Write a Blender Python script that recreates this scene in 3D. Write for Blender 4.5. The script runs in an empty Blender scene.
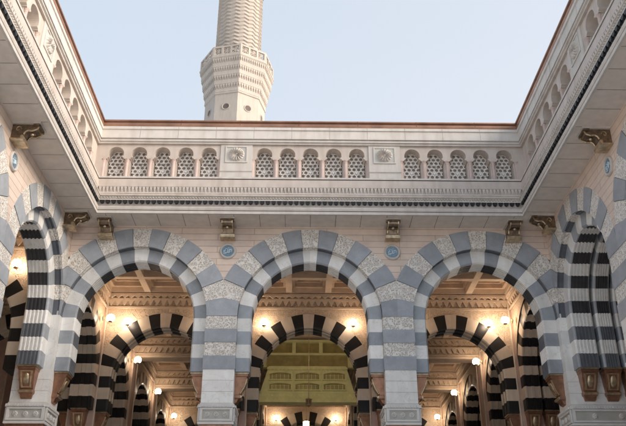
import bpy, bmesh, math, random
from mathutils import Vector, Matrix
random.seed(5)
R = math.radians
PI = math.pi
sc = bpy.context.scene
COL = sc.collection
EYE = 1.6            # eye height; the heights written below are above the eye

# ------------------------------------------------------------------ materials
def newmat(name):
    m = bpy.data.materials.new(name); m.use_nodes = True
    nt = m.node_tree
    return m, nt, nt.nodes['Principled BSDF']

def stone(name, col, rough=.55, var=.10, scale=3.0, bump=.15, bscale=60, metallic=0.0, dirt=None, spec=.4, vein=None, dirtf=.45):
    m, nt, b = newmat(name)
    N, L = nt.nodes, nt.links
    geo = N.new('ShaderNodeNewGeometry')
    no = N.new('ShaderNodeTexNoise'); no.inputs['Scale'].default_value = scale; no.inputs['Detail'].default_value = 6
    L.new(geo.outputs['Position'], no.inputs['Vector'])
    ramp = N.new('ShaderNodeValToRGB')
    c0 = [max(0, c*(1-var)) for c in col]; c1 = [min(1, c*(1+var)) for c in col]
    ramp.color_ramp.elements[0].position = .3; ramp.color_ramp.elements[1].position = .7
    ramp.color_ramp.elements[0].color = (*c0, 1); ramp.color_ramp.elements[1].color = (*c1, 1)
    L.new(no.outputs['Fac'], ramp.inputs['Fac'])
    out = ramp.outputs['Color']
    if dirt:
        n2 = N.new('ShaderNodeTexNoise'); n2.inputs['Scale'].default_value = 1.3; n2.inputs['Detail'].default_value = 8
        mp = N.new('ShaderNodeMapping'); mp.inputs['Scale'].default_value = (3, 3, .5)
        L.new(geo.outputs['Position'], mp.inputs['Vector']); L.new(mp.outputs['Vector'], n2.inputs['Vector'])
        r2 = N.new('ShaderNodeValToRGB'); r2.color_ramp.elements[0].position = .45; r2.color_ramp.elements[1].position = .8
        L.new(n2.outputs['Fac'], r2.inputs['Fac'])
        sc_ = N.new('ShaderNodeMath'); sc_.operation = 'MULTIPLY'; sc_.inputs[1].default_value = dirtf
        L.new(r2.outputs['Color'], sc_.inputs[0])
        mx = N.new('ShaderNodeMixRGB'); mx.inputs['Color2'].default_value = (*dirt, 1)
        L.new(sc_.outputs[0], mx.inputs['Fac']); L.new(out, mx.inputs['Color1']); out = mx.outputs['Color']
    if vein:
        nv = N.new('ShaderNodeTexNoise'); nv.inputs['Scale'].default_value = 1.6; nv.inputs['Detail'].default_value = 9; nv.inputs['Distortion'].default_value = 1.2
        L.new(geo.outputs['Position'], nv.inputs['Vector'])
        rv = N.new('ShaderNodeValToRGB'); rv.color_ramp.elements[0].position = .485; rv.color_ramp.elements[0].color = (0, 0, 0, 1)
        rv.color_ramp.elements[1].position = .5; rv.color_ramp.elements[1].color = (1, 1, 1, 1)
        e = rv.color_ramp.elements.new(.515); e.color = (0, 0, 0, 1)
        L.new(nv.outputs['Fac'], rv.inputs['Fac'])
        sv = N.new('ShaderNodeMath'); sv.operation = 'MULTIPLY'; sv.inputs[1].default_value = .35; L.new(rv.outputs['Color'], sv.inputs[0])
        mv = N.new('ShaderNodeMixRGB'); mv.inputs['Color2'].default_value = (*vein, 1)
        L.new(sv.outputs[0], mv.inputs['Fac']); L.new(out, mv.inputs['Color1']); out = mv.outputs['Color']
    at = N.new('ShaderNodeAttribute'); at.attribute_name = 'tone'      # small block-to-block differences of the stone
    ad = N.new('ShaderNodeMath'); ad.operation = 'ADD'; ad.inputs[1].default_value = 1; L.new(at.outputs['Fac'], ad.inputs[0])
    vm_ = N.new('ShaderNodeVectorMath'); vm_.operation = 'SCALE'; L.new(out, vm_.inputs[0]); L.new(ad.outputs[0], vm_.inputs['Scale'])
    out = vm_.outputs['Vector']
    L.new(out, b.inputs['Base Color'])
    b.inputs['Roughness'].default_value = rough; b.inputs['Metallic'].default_value = metallic
    b.inputs['Specular IOR Level'].default_value = spec
    n3 = N.new('ShaderNodeTexNoise'); n3.inputs['Scale'].default_value = bscale; n3.inputs['Detail'].default_value = 3
    L.new(geo.outputs['Position'], n3.inputs['Vector'])
    bp = N.new('ShaderNodeBump'); bp.inputs['Strength'].default_value = bump; bp.inputs['Distance'].default_value = .01
    L.new(n3.outputs['Fac'], bp.inputs['Height']); L.new(bp.outputs['Normal'], b.inputs['Normal'])
    return m

def coursed(name, col, joint, rowh=.24, roww=2.6, rough=.6, horiz=False):
    """stone cladding laid in thin courses; joints are part of the cladding"""
    m, nt, b = newmat(name); N, L = nt.nodes, nt.links
    geo = N.new('ShaderNodeNewGeometry'); sep = N.new('ShaderNodeSeparateXYZ')
    L.new(geo.outputs['Position'], sep.inputs[0])
    add = N.new('ShaderNodeMath'); add.operation = 'ADD'
    L.new(sep.outputs['X'], add.inputs[0]); L.new(sep.outputs['Y'], add.inputs[1])
    cmb = N.new('ShaderNodeCombineXYZ'); L.new(add.outputs[0], cmb.inputs['X']); L.new(sep.outputs['Z'], cmb.inputs['Y'])
    br = N.new('ShaderNodeTexBrick'); br.inputs['Scale'].default_value = 1
    br.inputs['Brick Width'].default_value = roww; br.inputs['Row Height'].default_value = rowh
    br.inputs['Mortar Size'].default_value = .011; br.inputs['Mortar Smooth'].default_value = .15; br.offset = .5
    br.inputs['Color1'].default_value = (*[c*.94 for c in col], 1); br.inputs['Color2'].default_value = (*[min(1, c*1.06) for c in col], 1)
    br.inputs['Mortar'].default_value = (*joint, 1)
    L.new(cmb.outputs[0], br.inputs['Vector'])
    no = N.new('ShaderNodeTexNoise'); no.inputs['Scale'].default_value = 2.5; no.inputs['Detail'].default_value = 8
    L.new(geo.outputs['Position'], no.inputs['Vector'])
    mx = N.new('ShaderNodeMixRGB'); mx.blend_type = 'MULTIPLY'; mx.inputs['Fac'].default_value = .35
    L.new(br.outputs['Color'], mx.inputs['Color1'])
    rp = N.new('ShaderNodeValToRGB'); rp.color_ramp.elements[0].color = (.62, .6, .58, 1); rp.color_ramp.elements[1].color = (1, 1, 1, 1)
    rp.color_ramp.elements[0].position = .3; rp.color_ramp.elements[1].position = .65
    L.new(no.outputs['Fac'], rp.inputs['Fac']); L.new(rp.outputs['Color'], mx.inputs['Color2'])
    L.new(mx.outputs['Color'], b.inputs['Base Color']); b.inputs['Roughness'].default_value = rough
    bp = N.new('ShaderNodeBump'); bp.invert = True; bp.inputs['Strength'].default_value = .6; bp.inputs['Distance'].default_value = .02
    L.new(br.outputs['Fac'], bp.inputs['Height']); L.new(bp.outputs['Normal'], b.inputs['Normal'])
    return m

def carved(name, light, dark, scale=8.5, thr=.07, depth=.025):
    """arabesque relief: winding stems left standing on a cut-back ground"""
    m, nt, b = newmat(name); N, L = nt.nodes, nt.links
    geo = N.new('ShaderNodeNewGeometry')
    no = N.new('ShaderNodeTexNoise'); no.inputs['Scale'].default_value = 5; no.inputs['Detail'].default_value = 1
    L.new(geo.outputs['Position'], no.inputs['Vector'])
    vm = N.new('ShaderNodeVectorMath'); vm.operation = 'SCALE'; vm.inputs['Scale'].default_value = .22
    L.new(no.outputs['Color'], vm.inputs[0])
    va = N.new('ShaderNodeVectorMath'); va.operation = 'ADD'
    L.new(geo.outputs['Position'], va.inputs[0]); L.new(vm.outputs['Vector'], va.inputs[1])
    vo = N.new('ShaderNodeTexVoronoi'); vo.feature = 'DISTANCE_TO_EDGE'; vo.inputs['Scale'].default_value = scale
    L.new(va.outputs['Vector'], vo.inputs['Vector'])
    v2 = N.new('ShaderNodeTexVoronoi'); v2.feature = 'F1'; v2.inputs['Scale'].default_value = scale
    L.new(va.outputs['Vector'], v2.inputs['Vector'])
    rp = N.new('ShaderNodeValToRGB')
    rp.color_ramp.elements[0].position = .02; rp.color_ramp.elements[0].color = (1, 1, 1, 1)
    e = rp.color_ramp.elements[1]; e.position = thr; e.color = (1, 1, 1, 1)
    e = rp.color_ramp.elements.new(thr+.05); e.color = (0, 0, 0, 1)
    L.new(vo.outputs['Distance'], rp.inputs['Fac'])
    sn = N.new('ShaderNodeMath'); sn.operation = 'MULTIPLY'; sn.inputs[1].default_value = 17; L.new(v2.outputs['Distance'], sn.inputs[0])
    s2 = N.new('ShaderNodeMath'); s2.operation = 'COSINE'; L.new(sn.outputs[0], s2.inputs[0])
    r2 = N.new('ShaderNodeValToRGB')
    r2.color_ramp.elements[0].position = .0; r2.color_ramp.elements[0].color = (0, 0, 0, 1)
    r2.color_ramp.elements[1].position = .3; r2.color_ramp.elements[1].color = (1, 1, 1, 1)
    L.new(s2.outputs[0], r2.inputs['Fac'])
    mxx = N.new('ShaderNodeMath'); mxx.operation = 'MAXIMUM'
    L.new(rp.outputs['Color'], mxx.inputs[0]); L.new(r2.outputs['Color'], mxx.inputs[1])
    mx = N.new('ShaderNodeMixRGB'); mx.inputs['Color1'].default_value = (*dark, 1); mx.inputs['Color2'].default_value = (*light, 1)  # cut-back ground coloured darker, painting in the shade of the crevices
    L.new(mxx.outputs[0], mx.inputs['Fac']); L.new(mx.outputs['Color'], b.inputs['Base Color'])
    b.inputs['Roughness'].default_value = .65
    bp = N.new('ShaderNodeBump'); bp.inputs['Strength'].default_value = 1; bp.inputs['Distance'].default_value = depth
    L.new(mxx.outputs[0], bp.inputs['Height']); L.new(bp.outputs['Normal'], b.inputs['Normal'])
    return m

def emit(name, col, s):
    m, nt, b = newmat(name)
    b.inputs['Base Color'].default_value = (*col, 1)
    b.inputs['Emission Color'].default_value = (*col, 1); b.inputs['Emission Strength'].default_value = s
    return m

M = {}
M['pink'] = coursed('pink_coursed_stone', (.79, .65, .56), (.54, .42, .36))
M['grey'] = stone('blue_grey_stone', (.365, .39, .43), rough=.45, var=.12, bump=.1, dirt=(.36, .38, .41), vein=(.5, .52, .55))
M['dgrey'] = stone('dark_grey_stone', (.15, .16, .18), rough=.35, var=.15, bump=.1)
M['mortar'] = stone('mortar', (.22, .20, .18), rough=.9)
M['greyshade'] = stone('blue_grey_stone_shaded', (.12, .13, .15), rough=.4, var=.15, bump=.1)  # the grey stone again, with the reveal's shade put into its colour
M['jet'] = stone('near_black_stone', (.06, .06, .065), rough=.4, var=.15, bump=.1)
M['white'] = stone('white_marble', (.87, .86, .84), rough=.45, var=.05, dirt=(.70, .65, .60), vein=(.5, .47, .45))
M['carved'] = carved('carved_cream_stone', (.86, .83, .79), (.57, .50, .43))
M['cream'] = stone('cream_stone', (.56, .49, .44), rough=.6, var=.06, dirt=(.38, .31, .26), dirtf=.6)
M['rosecol'] = stone('pale_rose_stone', (.54, .42, .38), rough=.5, var=.08)
M['cream2'] = stone('pale_stone', (.60, .56, .52), rough=.6, var=.05, dirt=(.42, .36, .32), dirtf=.6)
M['capstone'] = stone('capital_stone', (.74, .72, .70), rough=.6, var=.05, dirt=(.6, .56, .52))
M['pinkplain'] = stone('rose_stone', (.60, .42, .35), rough=.6, var=.10)
M['soffit'] = stone('soffit_stone', (.70, .63, .57), rough=.6, var=.08, dirt=(.58, .51, .45))
M['soffitjoint'] = stone('soffit_joint', (.20, .16, .13), rough=.8)
M['black'] = stone('black_stone', (.020, .018, .018), rough=.4, var=.2, bump=.05)
M['tooth'] = stone('black_tooth', (.012, .012, .014), rough=.5, var=.1)
M['tan'] = stone('tan_stone', (.70, .59, .48), rough=.6, var=.08, dirt=(.56, .45, .35))
M['tanwall'] = carved('ornate_tan_plaster', (.66, .52, .39), (.56, .43, .31), scale=6, thr=.06, depth=.03)
M['coffer'] = stone('coffer_plaster', (.56, .43, .32), rough=.7, var=.15, dirt=(.45, .34, .25))
M['cofferframe'] = stone('coffer_frame_plaster', (.64, .51, .39), rough=.7, var=.08)
M['copper'] = stone('copper_coping', (.34, .19, .13), rough=.45, var=.25, metallic=.5, scale=2, bump=.05, bscale=20)
M['copper2'] = stone('copper_coping_dark', (.20, .09, .06), rough=.45, var=.2, metallic=.5, scale=2, bump=.05, bscale=20)
M['bronze'] = stone('bronze', (.24, .18, .13), rough=.38, var=.4, metallic=.9, scale=8, bump=.2, bscale=30)
M['gold'] = stone('gilded_bronze', (.56, .45, .31), rough=.34, var=.3, metallic=.85, scale=9, bump=.2, bscale=30)
M['console'] = stone('console_copper', (.34, .18, .115), rough=.36, var=.25, metallic=.7, scale=6, bump=.1)
M['groove'] = stone('joint_filler', (.045, .016, .012), rough=.6, var=.2)
M['lattice'] = stone('lattice_plaster', (.84, .81, .77), rough=.6, var=.04)
M['latback'] = stone('lattice_backing', (.40, .34, .30), rough=.8, var=.15)
M['rosebg'] = stone('rosette_ground', (.50, .49, .45), rough=.6, var=.1)
M['blue'] = stone('blue_enamel', (.16, .25, .34), rough=.25, var=.25, scale=12, bump=.0, spec=.6)
M['letter'] = stone('pale_lettering', (.62, .74, .82), rough=.4, var=.05)
M['minaret'] = stone('minaret_stone', (.44, .385, .335), rough=.65, var=.06, scale=.6, bump=.2, bscale=6, dirt=(.36, .29, .24), dirtf=.6)
M['mindark'] = stone('minaret_opening_shade', (.13, .10, .09), rough=.8, var=.2)
M['floor'] = stone('floor_marble', (.80, .78, .75), rough=.3, var=.05)
M['green'] = stone('green_lit_plaster', (.93, .94, .47), rough=.6, var=.10, dirt=(.80, .80, .38))  # yellow-green lighting put into the plaster's colour
M['greendark'] = stone('green_lit_recess_shade', (.42, .36, .15), rough=.7, var=.2)  # recess shade painted in, over the same green light
M['lamp'] = emit('lamp_glass', (1.0, .79, .58), 9)
M['lampbig'] = emit('lantern_glass', (1.0, .78, .45), 10)
M['roof'] = stone('roof_screed', (.4, .37, .34), rough=.9)

# ------------------------------------------------------------------ mesh collector
class MB:
    def __init__(s, off=EYE): s.v = []; s.f = []; s.m = []; s.off = off; s.mats = []; s.tone = 0.0; s.t = []
    def mi(s, m):
        if m not in s.mats: s.mats.append(m)
        return s.mats.index(m)
    def face(s, pts, m):
        n = len(s.v); s.v += [(p[0], p[1], p[2]+s.off) for p in pts]
        s.f.append(tuple(range(n, n+len(pts)))); s.m.append(s.mi(m)); s.t.append(s.tone)
    def box(s, x0, x1, y0, y1, z0, z1, m):
        c = [(x0,y0,z0),(x1,y0,z0),(x1,y1,z0),(x0,y1,z0),(x0,y0,z1),(x1,y0,z1),(x1,y1,z1),(x0,y1,z1)]
        s.hull8(c, m)
    def hull8(s, c, m):
        n = len(s.v); s.v += [(p[0], p[1], p[2]+s.off) for p in c]
        for q in ((0,3,2,1),(4,5,6,7),(0,1,5,4),(1,2,6,5),(2,3,7,6),(3,0,4,7)):
            s.f.append(tuple(n+i for i in q)); s.m.append(s.mi(m)); s.t.append(s.tone)
    def prism(s, poly, fn0, fn1, m, caps=True):
        """poly: list of 2-D points; fn0/fn1 map a point to 3-D at either end"""
        a = [fn0(p) for p in poly]; b = [fn1(p) for p in poly]; k = len(poly)
        n = len(s.v); s.v += [(p[0], p[1], p[2]+s.off) for p in a+b]
        for i in range(k):
            j = (i+1) % k; s.f.append((n+i, n+j, n+k+j, n+k+i)); s.m.append(s.mi(m)); s.t.append(s.tone)
        if caps:
            s.f.append(tuple(n+i for i in range(k))[::-1]); s.m.append(s.mi(m)); s.t.append(s.tone)
            s.f.append(tuple(n+k+i for i in range(k))); s.m.append(s.mi(m)); s.t.append(s.tone)
    def tube(s, a, b, r, m, k=8, r2=None):
        a = Vector(a); b = Vector(b); d = (b-a).normalized(); r2 = r if r2 is None else r2
        u = d.orthogonal().normalized(); w = d.cross(u)
        cs = [(math.cos(2*PI*i/k), math.sin(2*PI*i/k)) for i in range(k)]
        s.prism(cs, lambda p: tuple(a+(u*p[0]+w*p[1])*r), lambda p: tuple(b+(u*p[0]+w*p[1])*r2), m)
    def lathe(s, cx, cy, prof, m, k=16):
        """prof: (radius, z) pairs"""
        for (r0, z0), (r1, z1) in zip(prof, prof[1:]):
            for i in range(k):
                a0 = 2*PI*i/k; a1 = 2*PI*(i+1)/k
                s.face([(cx+r0*math.cos(a0), cy+r0*math.sin(a0), z0), (cx+r0*math.cos(a1), cy+r0*math.sin(a1), z0),
                        (cx+r1*math.cos(a1), cy+r1*math.sin(a1), z1), (cx+r1*math.cos(a0), cy+r1*math.sin(a0), z1)], m)
    def mesh(s, name, smooth=False, weld=True):
        me = bpy.data.meshes.new(name); me.from_pydata(s.v, [], s.f)
        for m in s.mats: me.materials.append(M[m])
        me.polygons.foreach_set('material_index', s.m)
        if any(s.t):
            at = me.attributes.new('tone', 'FLOAT', 'FACE'); at.data.foreach_set('value', s.t)
        if weld:
            bm = bmesh.new(); bm.from_mesh(me)
            bmesh.ops.remove_doubles(bm, verts=bm.verts, dist=1e-4)
            bm.to_mesh(me); bm.free()
        if smooth: me.polygons.foreach_set('use_smooth', [True]*len(me.polygons))
        me.update(); return me

def obj(name, me, parent=None, loc=(0,0,0), rz=0):
    if isinstance(me, MB): me = me.mesh(name)
    o = bpy.data.objects.new(name, me); COL.objects.link(o)
    o.location = loc; o.rotation_euler.z = rz
    if parent: o.parent = parent
    return o
def tag(o, label, cat, group=None):
    o['label'] = label; o['category'] = cat
    if group: o['group'] = group
    return o
def empty(name, label, cat, loc=(0,0,0), rz=0, group=None):
    o = bpy.data.objects.new(name, None); COL.objects.link(o); o.location = loc; o.rotation_euler.z = rz
    o.empty_display_size = .5
    return tag(o, label, cat, group)
def copy_tree(o, parent=None, loc=None, rz=None):
    c = o.copy(); COL.objects.link(c)
    if parent is not None: c.parent = parent
    if loc is not None: c.location = loc
    if rz is not None: c.rotation_euler.z = rz
    for ch in list(o.children): copy_tree(ch, c)
    return c

# ------------------------------------------------------------------ dimensions
D = 25.40; W = 8.51; BAY = 6.02; H = .52; AI = 2.01; AM = 2.485
ZB = 7.14; ZS = 12.38          # spring of the side orders, soffit

def polar(a, e, phi):
    Rr = a+e
    return -e*math.cos(phi) + math.sqrt(Rr*Rr - (e*math.sin(phi))**2)

def stations(zc, step, nst, nv, fine=3):
    """(kind, value, colour-index) cells going up one half of an arch"""
    cells = []
    ch = (zc-ZB)/nst
    for i in range(nst): cells.append(('s', ZB+i*ch, ZB+(i+1)*ch, i-nst))
    for k in range(nv):
        a0 = k*step; a1 = min(90., (k+1)*step) if k < nv-1 else 90.
        for j in range(fine):
            cells.append(('a', a0+(a1-a0)*j/fine, a0+(a1-a0)*(j+1)/fine, k))
    return cells

def pt(kind, val, side, cx, zc, a_in, e_in, a_m, e_m, t):
    if kind == 's':
        x = a_in+(a_m-a_in)*t; return (cx+side*x, val)
    ph = R(val); ri = polar(a_in, e_in, ph); rm = polar(a_m, e_m, ph); r = ri+(rm-ri)*t
    return (cx+side*r*math.cos(ph), zc+r*math.sin(ph))

def inner_order(mb, cx, zc, step, nst, nv, matf, d0, d1, e=.1, flutes=5, a_in=AI, a_m=AM, cham=.05, soff=None):
    """profile swept round the arch: face, chamfer, fluted intrados, chamfer, back face"""
    w = a_m-a_in
    prof = [(d0, 1.0, 0), (d0, .10, 0), (d0+cham, 0, 0)]
    s0 = d0+cham+.02; s1 = d1-cham-.02
    if flutes:
        p = (s1-s0)/flutes
        for i in range(flutes):
            c = s0+p*(i+.5)
            if i: pass
            prof += [(c-.32*p, 0, 1), (c-.26*p, .07, 1), (c+.26*p, .07, 1), (c+.32*p, 0, 1)]
    prof += [(d1-cham, 0, 1), (d1, .10, 0), (d1, 1.0, 0)]
    for side in (-1, 1):
        tk = None
        for (kd, v0, v1, k) in stations(zc, step, nst, nv):
            if k != tk: tk = k; mb.tone = random.uniform(-.12, .10)
            for (da, ta, fa), (db, tb, fb) in zip(prof, prof[1:]):
                A = pt(kd, v0, side, cx, zc, a_in, e, a_m, e, ta); B = pt(kd, v1, side, cx, zc, a_in, e, a_m, e, ta)
                C = pt(kd, v1, side, cx, zc, a_in, e, a_m, e, tb); Dd = pt(kd, v0, side, cx, zc, a_in, e, a_m, e, tb)
                m = matf(k, bool(fb and fa))
                mb.face([(A[0], da, A[1]), (B[0], da, B[1]), (C[0], db, C[1]), (Dd[0], db, Dd[1])], m)
        # underside of the stilt
        q = [(cx+side*a_in, d0+cham), (cx+side*(a_in+.1*w), d0), (cx+side*a_m, d0), (cx+side*a_m, d1), (cx+side*(a_in+.1*w), d1), (cx+side*a_in, d1-cham)]
        mb.face([(x, y, ZB) for x, y in q], matf(-nst, False))

def outer_order(mb, cx, zc, step, nst, nv, matf, d, rec, rout, limL, limR, e=.1, a_m=AM, sgn=1, proud=.02):
    """flat voussoir ring flush with the wall; the darker stones stand a little proud"""
    for side in (-1, 1):
        lim = limL if side < 0 else limR
        for k in range(nv):
            a0 = k*step; a1 = 90. if k == nv-1 else (k+1)*step
            mb.tone = random.uniform(-.12, .10)
            ja = .16 if k else 0.0; jb = .16 if k < nv-1 else 0.0
            m = matf(k, False); pr = proud if matf(k, False) in ('grey', 'black') else 0.0
            dd = d - sgn*pr
            if k < nv-1:
                q = []
                for (deg, rr) in ((a1-.3, 0), (a1+.3, 0), (a1+.3, 1), (a1-.3, 1)):
                    ph = R(deg); rm = polar(a_m, e, ph); ro = max(min(rout, lim/math.cos(ph)), rm+.001)
                    v = ro-.004 if rr else rm+.002
                    q.append((cx+side*v*math.cos(ph), d+sgn*.004, zc+v*math.sin(ph)))
                mb.face(q, 'mortar')
            a0 += ja; a1 -= jb
            fine = 4
            inn = []; out = []
            for j in range(fine+1):
                ph = R(a0+(a1-a0)*j/fine); rm = polar(a_m, e, ph); ro = rout
                cs = math.cos(ph)
                if ro*cs > lim: ro = lim/cs
                ro = max(ro, rm+.001)
                inn.append((cx+side*rm*cs, zc+rm*math.sin(ph))); out.append((cx+side*ro*cs, zc+ro*math.sin(ph)))
            # corner point where the clip meets the circle
            for j in range(fine):
                mb.face([(inn[j][0], dd, inn[j][1]), (inn[j+1][0], dd, inn[j+1][1]), (out[j+1][0], dd, out[j+1][1]), (out[j][0], dd, out[j][1])], m)
                # reveal: a small roll then the return to the inner order
                ph0 = R(a0+(a1-a0)*j/fine); ph1 = R(a0+(a1-a0)*(j+1)/fine)
                prof = [(dd, 0), (d+sgn*.05, 0.0), (d+sgn*.07, .04), (d+sgn*.12, .04), (d+sgn*.14, 0), (d+sgn*rec, 0)]
                for (ya, oa), (yb, ob) in zip(prof, prof[1:]):
                    P = []
                    for (y, o_, ph) in ((ya, oa, ph0), (ya, oa, ph1), (yb, ob, ph1), (yb, ob, ph0)):
                        rr = polar(a_m, e, ph)+o_
                        P.append((cx+side*rr*math.cos(ph), y, zc+rr*math.sin(ph)))
                    mb.face(P, 'greyshade' if m == 'grey' and ya != dd else m)  # grey stones darkened here to paint the shade of the reveal
                if pr: mb.face([(out[j][0], dd, out[j][1]), (out[j+1][0], dd, out[j+1][1]), (out[j+1][0], d, out[j+1][1]), (out[j][0], d, out[j][1])], m)
            if pr:
                for i in (0, fine):
                    mb.face([(inn[i][0], dd, inn[i][1]), (out[i][0], dd, out[i][1]), (out[i][0], d, out[i][1]), (inn[i][0], d, inn[i][1])], m)

def spandrel(mb, cx, zc, rfun, d, xL, xR, ztop, m, n=48):
    """wall above an arch; rfun(x) gives the height of its lower edge"""
    xs = [cx-xL+(xL+xR)*i/n for i in range(n+1)]
    for a, b in zip(xs, xs[1:]):
        mb.face([(a, d, rfun(a-cx)), (b, d, rfun(b-cx)), (b, d, ztop), (a, d, ztop)], m)

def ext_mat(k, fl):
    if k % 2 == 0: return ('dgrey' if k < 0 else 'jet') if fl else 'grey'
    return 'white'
def ext_outer(k, fl): return 'grey' if k % 2 == 0 else 'carved'
def int_mat(k, fl): return 'black' if k % 2 else 'tan'

ZC = 9.0; STEP = 12.0; NST = 4; NV = 8; ROUT = 3.28
IZC = 8.535; ISTEP = 10.6; INST = 3; INV = 9
T0 = 1.2; REC = .27

# ------------------------------------------------------------------ consoles and capitals
def console_meshes():
    """console standing on a pier side: local x = away from the pier, y = along the face, z down from 0"""
    b = MB(0)
    prof = [(0, 0), (.43, 0), (.43, -.07), (.39, -.10), (.36, -.22), (.30, -.40), (.20, -.58), (.15, -.66), (.20, -.70), (.20, -.78), (.12, -.83), (.08, -.92), (0, -.96)]
    hw = [.29, .29, .29, .27, .26, .245, .225, .22, .24, .24, .20, .18, .17]
    n = len(prof)
    for i in range(n-1):
        (x0, z0), (x1, z1) = prof[i], prof[i+1]; w0, w1 = hw[i], hw[i+1]
        if i: b.face([(x0, -w0, z0), (x0, w0, z0), (x1, w1, z1), (x1, -w1, z1)], 'console')
        if i:
            for s in (-1, 1): b.face([(0, s*w0, z0), (x0, s*w0, z0), (x1, s*w1, z1), (0, s*w1, z1)], 'console')
    g = MB(0)   # gilded frame and glass-like pendant panel on the front
    def fr(t, y, lift):    # t down the front 0..1
        z = -.13-t*.50
        xs = [(-.10, .39), (-.22, .36), (-.40, .30), (-.58, .20), (-.66, .15)]
        for (za, xa), (zb, xb) in zip(xs, xs[1:]):
            if zb <= z <= za: x = xa+(xb-xa)*(z-za)/(zb-za); break
        else: x = .15
        return (x+lift, y, z)
    for s in (-1, 1):
        for i in range(6):
            t0, t1 = i/6, (i+1)/6; w0 = .20-.04*t0; w1 = .20-.04*t1
            g.hull8([fr(t0, s*w0, 0), fr(t0, s*(w0-.05), 0), fr(t0, s*(w0-.05), .03), fr(t0, s*w0, .03),
                     fr(t1, s*w1, 0), fr(t1, s*(w1-.05), 0), fr(t1, s*(w1-.05), .03), fr(t1, s*w1, .03)], 'gold')
    for t in (0, .94):
        w0 = .20-.04*t
        g.hull8([fr(t, -w0, 0), fr(t, w0, 0), fr(t, w0, .03), fr(t, -w0, .03), fr(t+.06, -w0, 0), fr(t+.06, w0, 0), fr(t+.06, w0, .03), fr(t+.06, -w0, .03)], 'gold')
    # oval boss
    for i in range(10):
        for j in range(14):
            def q(i, j):
                r = i/10; a = 2*PI*j/14
                p = fr(.48+.38*r*math.cos(a), .115*r*math.sin(a), .06*math.sqrt(max(0, 1-r*r))); return p
            g.face([q(i, j), q(i+1, j), q(i+1, j+1), q(i, j+1)], 'gold')
    g.tube((.20, -.235, -.74), (.20, .235, -.74), .045, 'gold', 10)
    g.box(0, .455, -.31, .31, .002, .05, 'gold')
    return b.mesh('console'), g.mesh('gilded_frame')
CON_B, CON_G = console_meshes()
def add_console(pier, x, y, z, rz):
    """rz turns local +x (away from the pier)"""
    c = obj('console', CON_B, pier, (x, y, z), rz); obj('gilded_frame', CON_G, c)
    return c

def capital_mesh(hx, hy, bay=True):
    c = MB()
    zt = 6.02
    c.box(-hx-.02, hx+.02, -hy-.02, hy+.02, zt-.05, zt, 'capstone')
    c.box(-hx-.07, hx+.07, -hy-.07, hy+.07, zt-.15, zt-.052, 'capstone')
    # little dentils
    n = int(2*hx/.09)
    for s in (-1, 1):
        for i in range(n):
            x = -hx+2*hx*(i+.5)/n
            y0, y1 = (hy+.072, hy+.11) if s > 0 else (-hy-.11, -hy-.072)
            c.box(x-.028, x+.028, y0, y1, zt-.14, zt-.07, 'capstone')
        n2 = int(2*hy/.09)
        for i in range(n2):
            y = -hy+2*hy*(i+.5)/n2
            x0, x1 = (hx+.072, hx+.11) if s > 0 else (-hx-.11, -hx-.072)
            c.box(x0, x1, y-.028, y+.028, zt-.14, zt-.07, 'capstone')
    c.box(-hx-.03, hx+.03, -hy-.03, hy+.03, zt-.60, zt-.152, 'rosebg')
    # framed panels with leaf rosettes on each side
    for axis in (0, 1):
        ha, hb = (hx, hy) if axis == 0 else (hy, hx)
        for s in (-1, 1):
            def B(a0, a1, o0, o1, z0, z1, m):
                b0, b1 = sorted((s*(hb+o0), s*(hb+o1)))
                if axis == 0: c.box(a0, a1, b0, b1, z0, z1, m)
                else: c.box(b0, b1, a0, a1, z0, z1, m)
            B(-ha-.01, ha+.01, .032, .075, zt-.22, zt-.16, 'capstone'); B(-ha-.01, ha+.01, .032, .075, zt-.58, zt-.52, 'capstone')
            for e in (-1, 1):
                a = sorted((e*(ha-.08), e*(ha+.01))); B(a[0], a[1], .032, .074, zt-.518, zt-.222, 'capstone')
            for i in (-1, 0, 1):
                cx = i*ha*.55
                for j in range(8):
                    an = 2*PI*j/8; rr = .055
                    px = cx+rr*math.cos(an); pz = zt-.37+rr*math.sin(an)
                    p0 = (px, s*(hb+.03), pz) if axis == 0 else (s*(hb+.03), px, pz)
                    p1 = (px, s*(hb+.075), pz) if axis == 0 else (s*(hb+.075), px, pz)
                    c.tube(p0, p1, .04, 'capstone', 6, .015)
                p0 = (cx, s*(hb+.03), zt-.37) if axis == 0 else (s*(hb+.03), cx, zt-.37)
                p1 = (cx, s*(hb+.10), zt-.37) if axis == 0 else (s*(hb+.10), cx, zt-.37)
                c.tube(p0, p1, .035, 'capstone', 8, .015)
    c.box(-hx-.06, hx+.06, -hy-.06, hy+.06, zt-.68, zt-.602, 'capstone')
    c.box(-hx-.01, hx+.01, -hy-.01, hy+.01, zt-.80, zt-.682, 'console')
    return c

def pier_core(hx, hy, ext=True, top=ZC, mats=('grey', 'carved'), nst=4):
    """coursed core; the pale courses are cut from blocks, the dark ones stand 2 cm proud"""
    p = MB()
    ch = (top-ZB)/nst
    for i in range(nst):
        p.tone = random.uniform(-.10, .10)
        m = mats[i % 2]; g = .02 if m in ('grey', 'black') else 0
        p.box(-hx-g, hx+g, -hy-g, hy+g, ZB+i*ch+.001, ZB+(i+1)*ch-.001, m)
    p.box(-hx+.03, hx-.03, -hy+.03, hy-.03, top, 12.2, 'white')
    z = ZB
    for i in range(3):
        z0 = ZB-(i+1)*.373; p.tone = random.uniform(-.07, .06)
        p.box(-hx, hx, -hy, hy, z0+.012, z, 'white'); z = z0
        p.box(-hx+.012, hx-.012, -hy+.012, hy-.012, z0-.001, z0+.013, 'groove' if 0 else 'cream')
    return p

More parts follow.
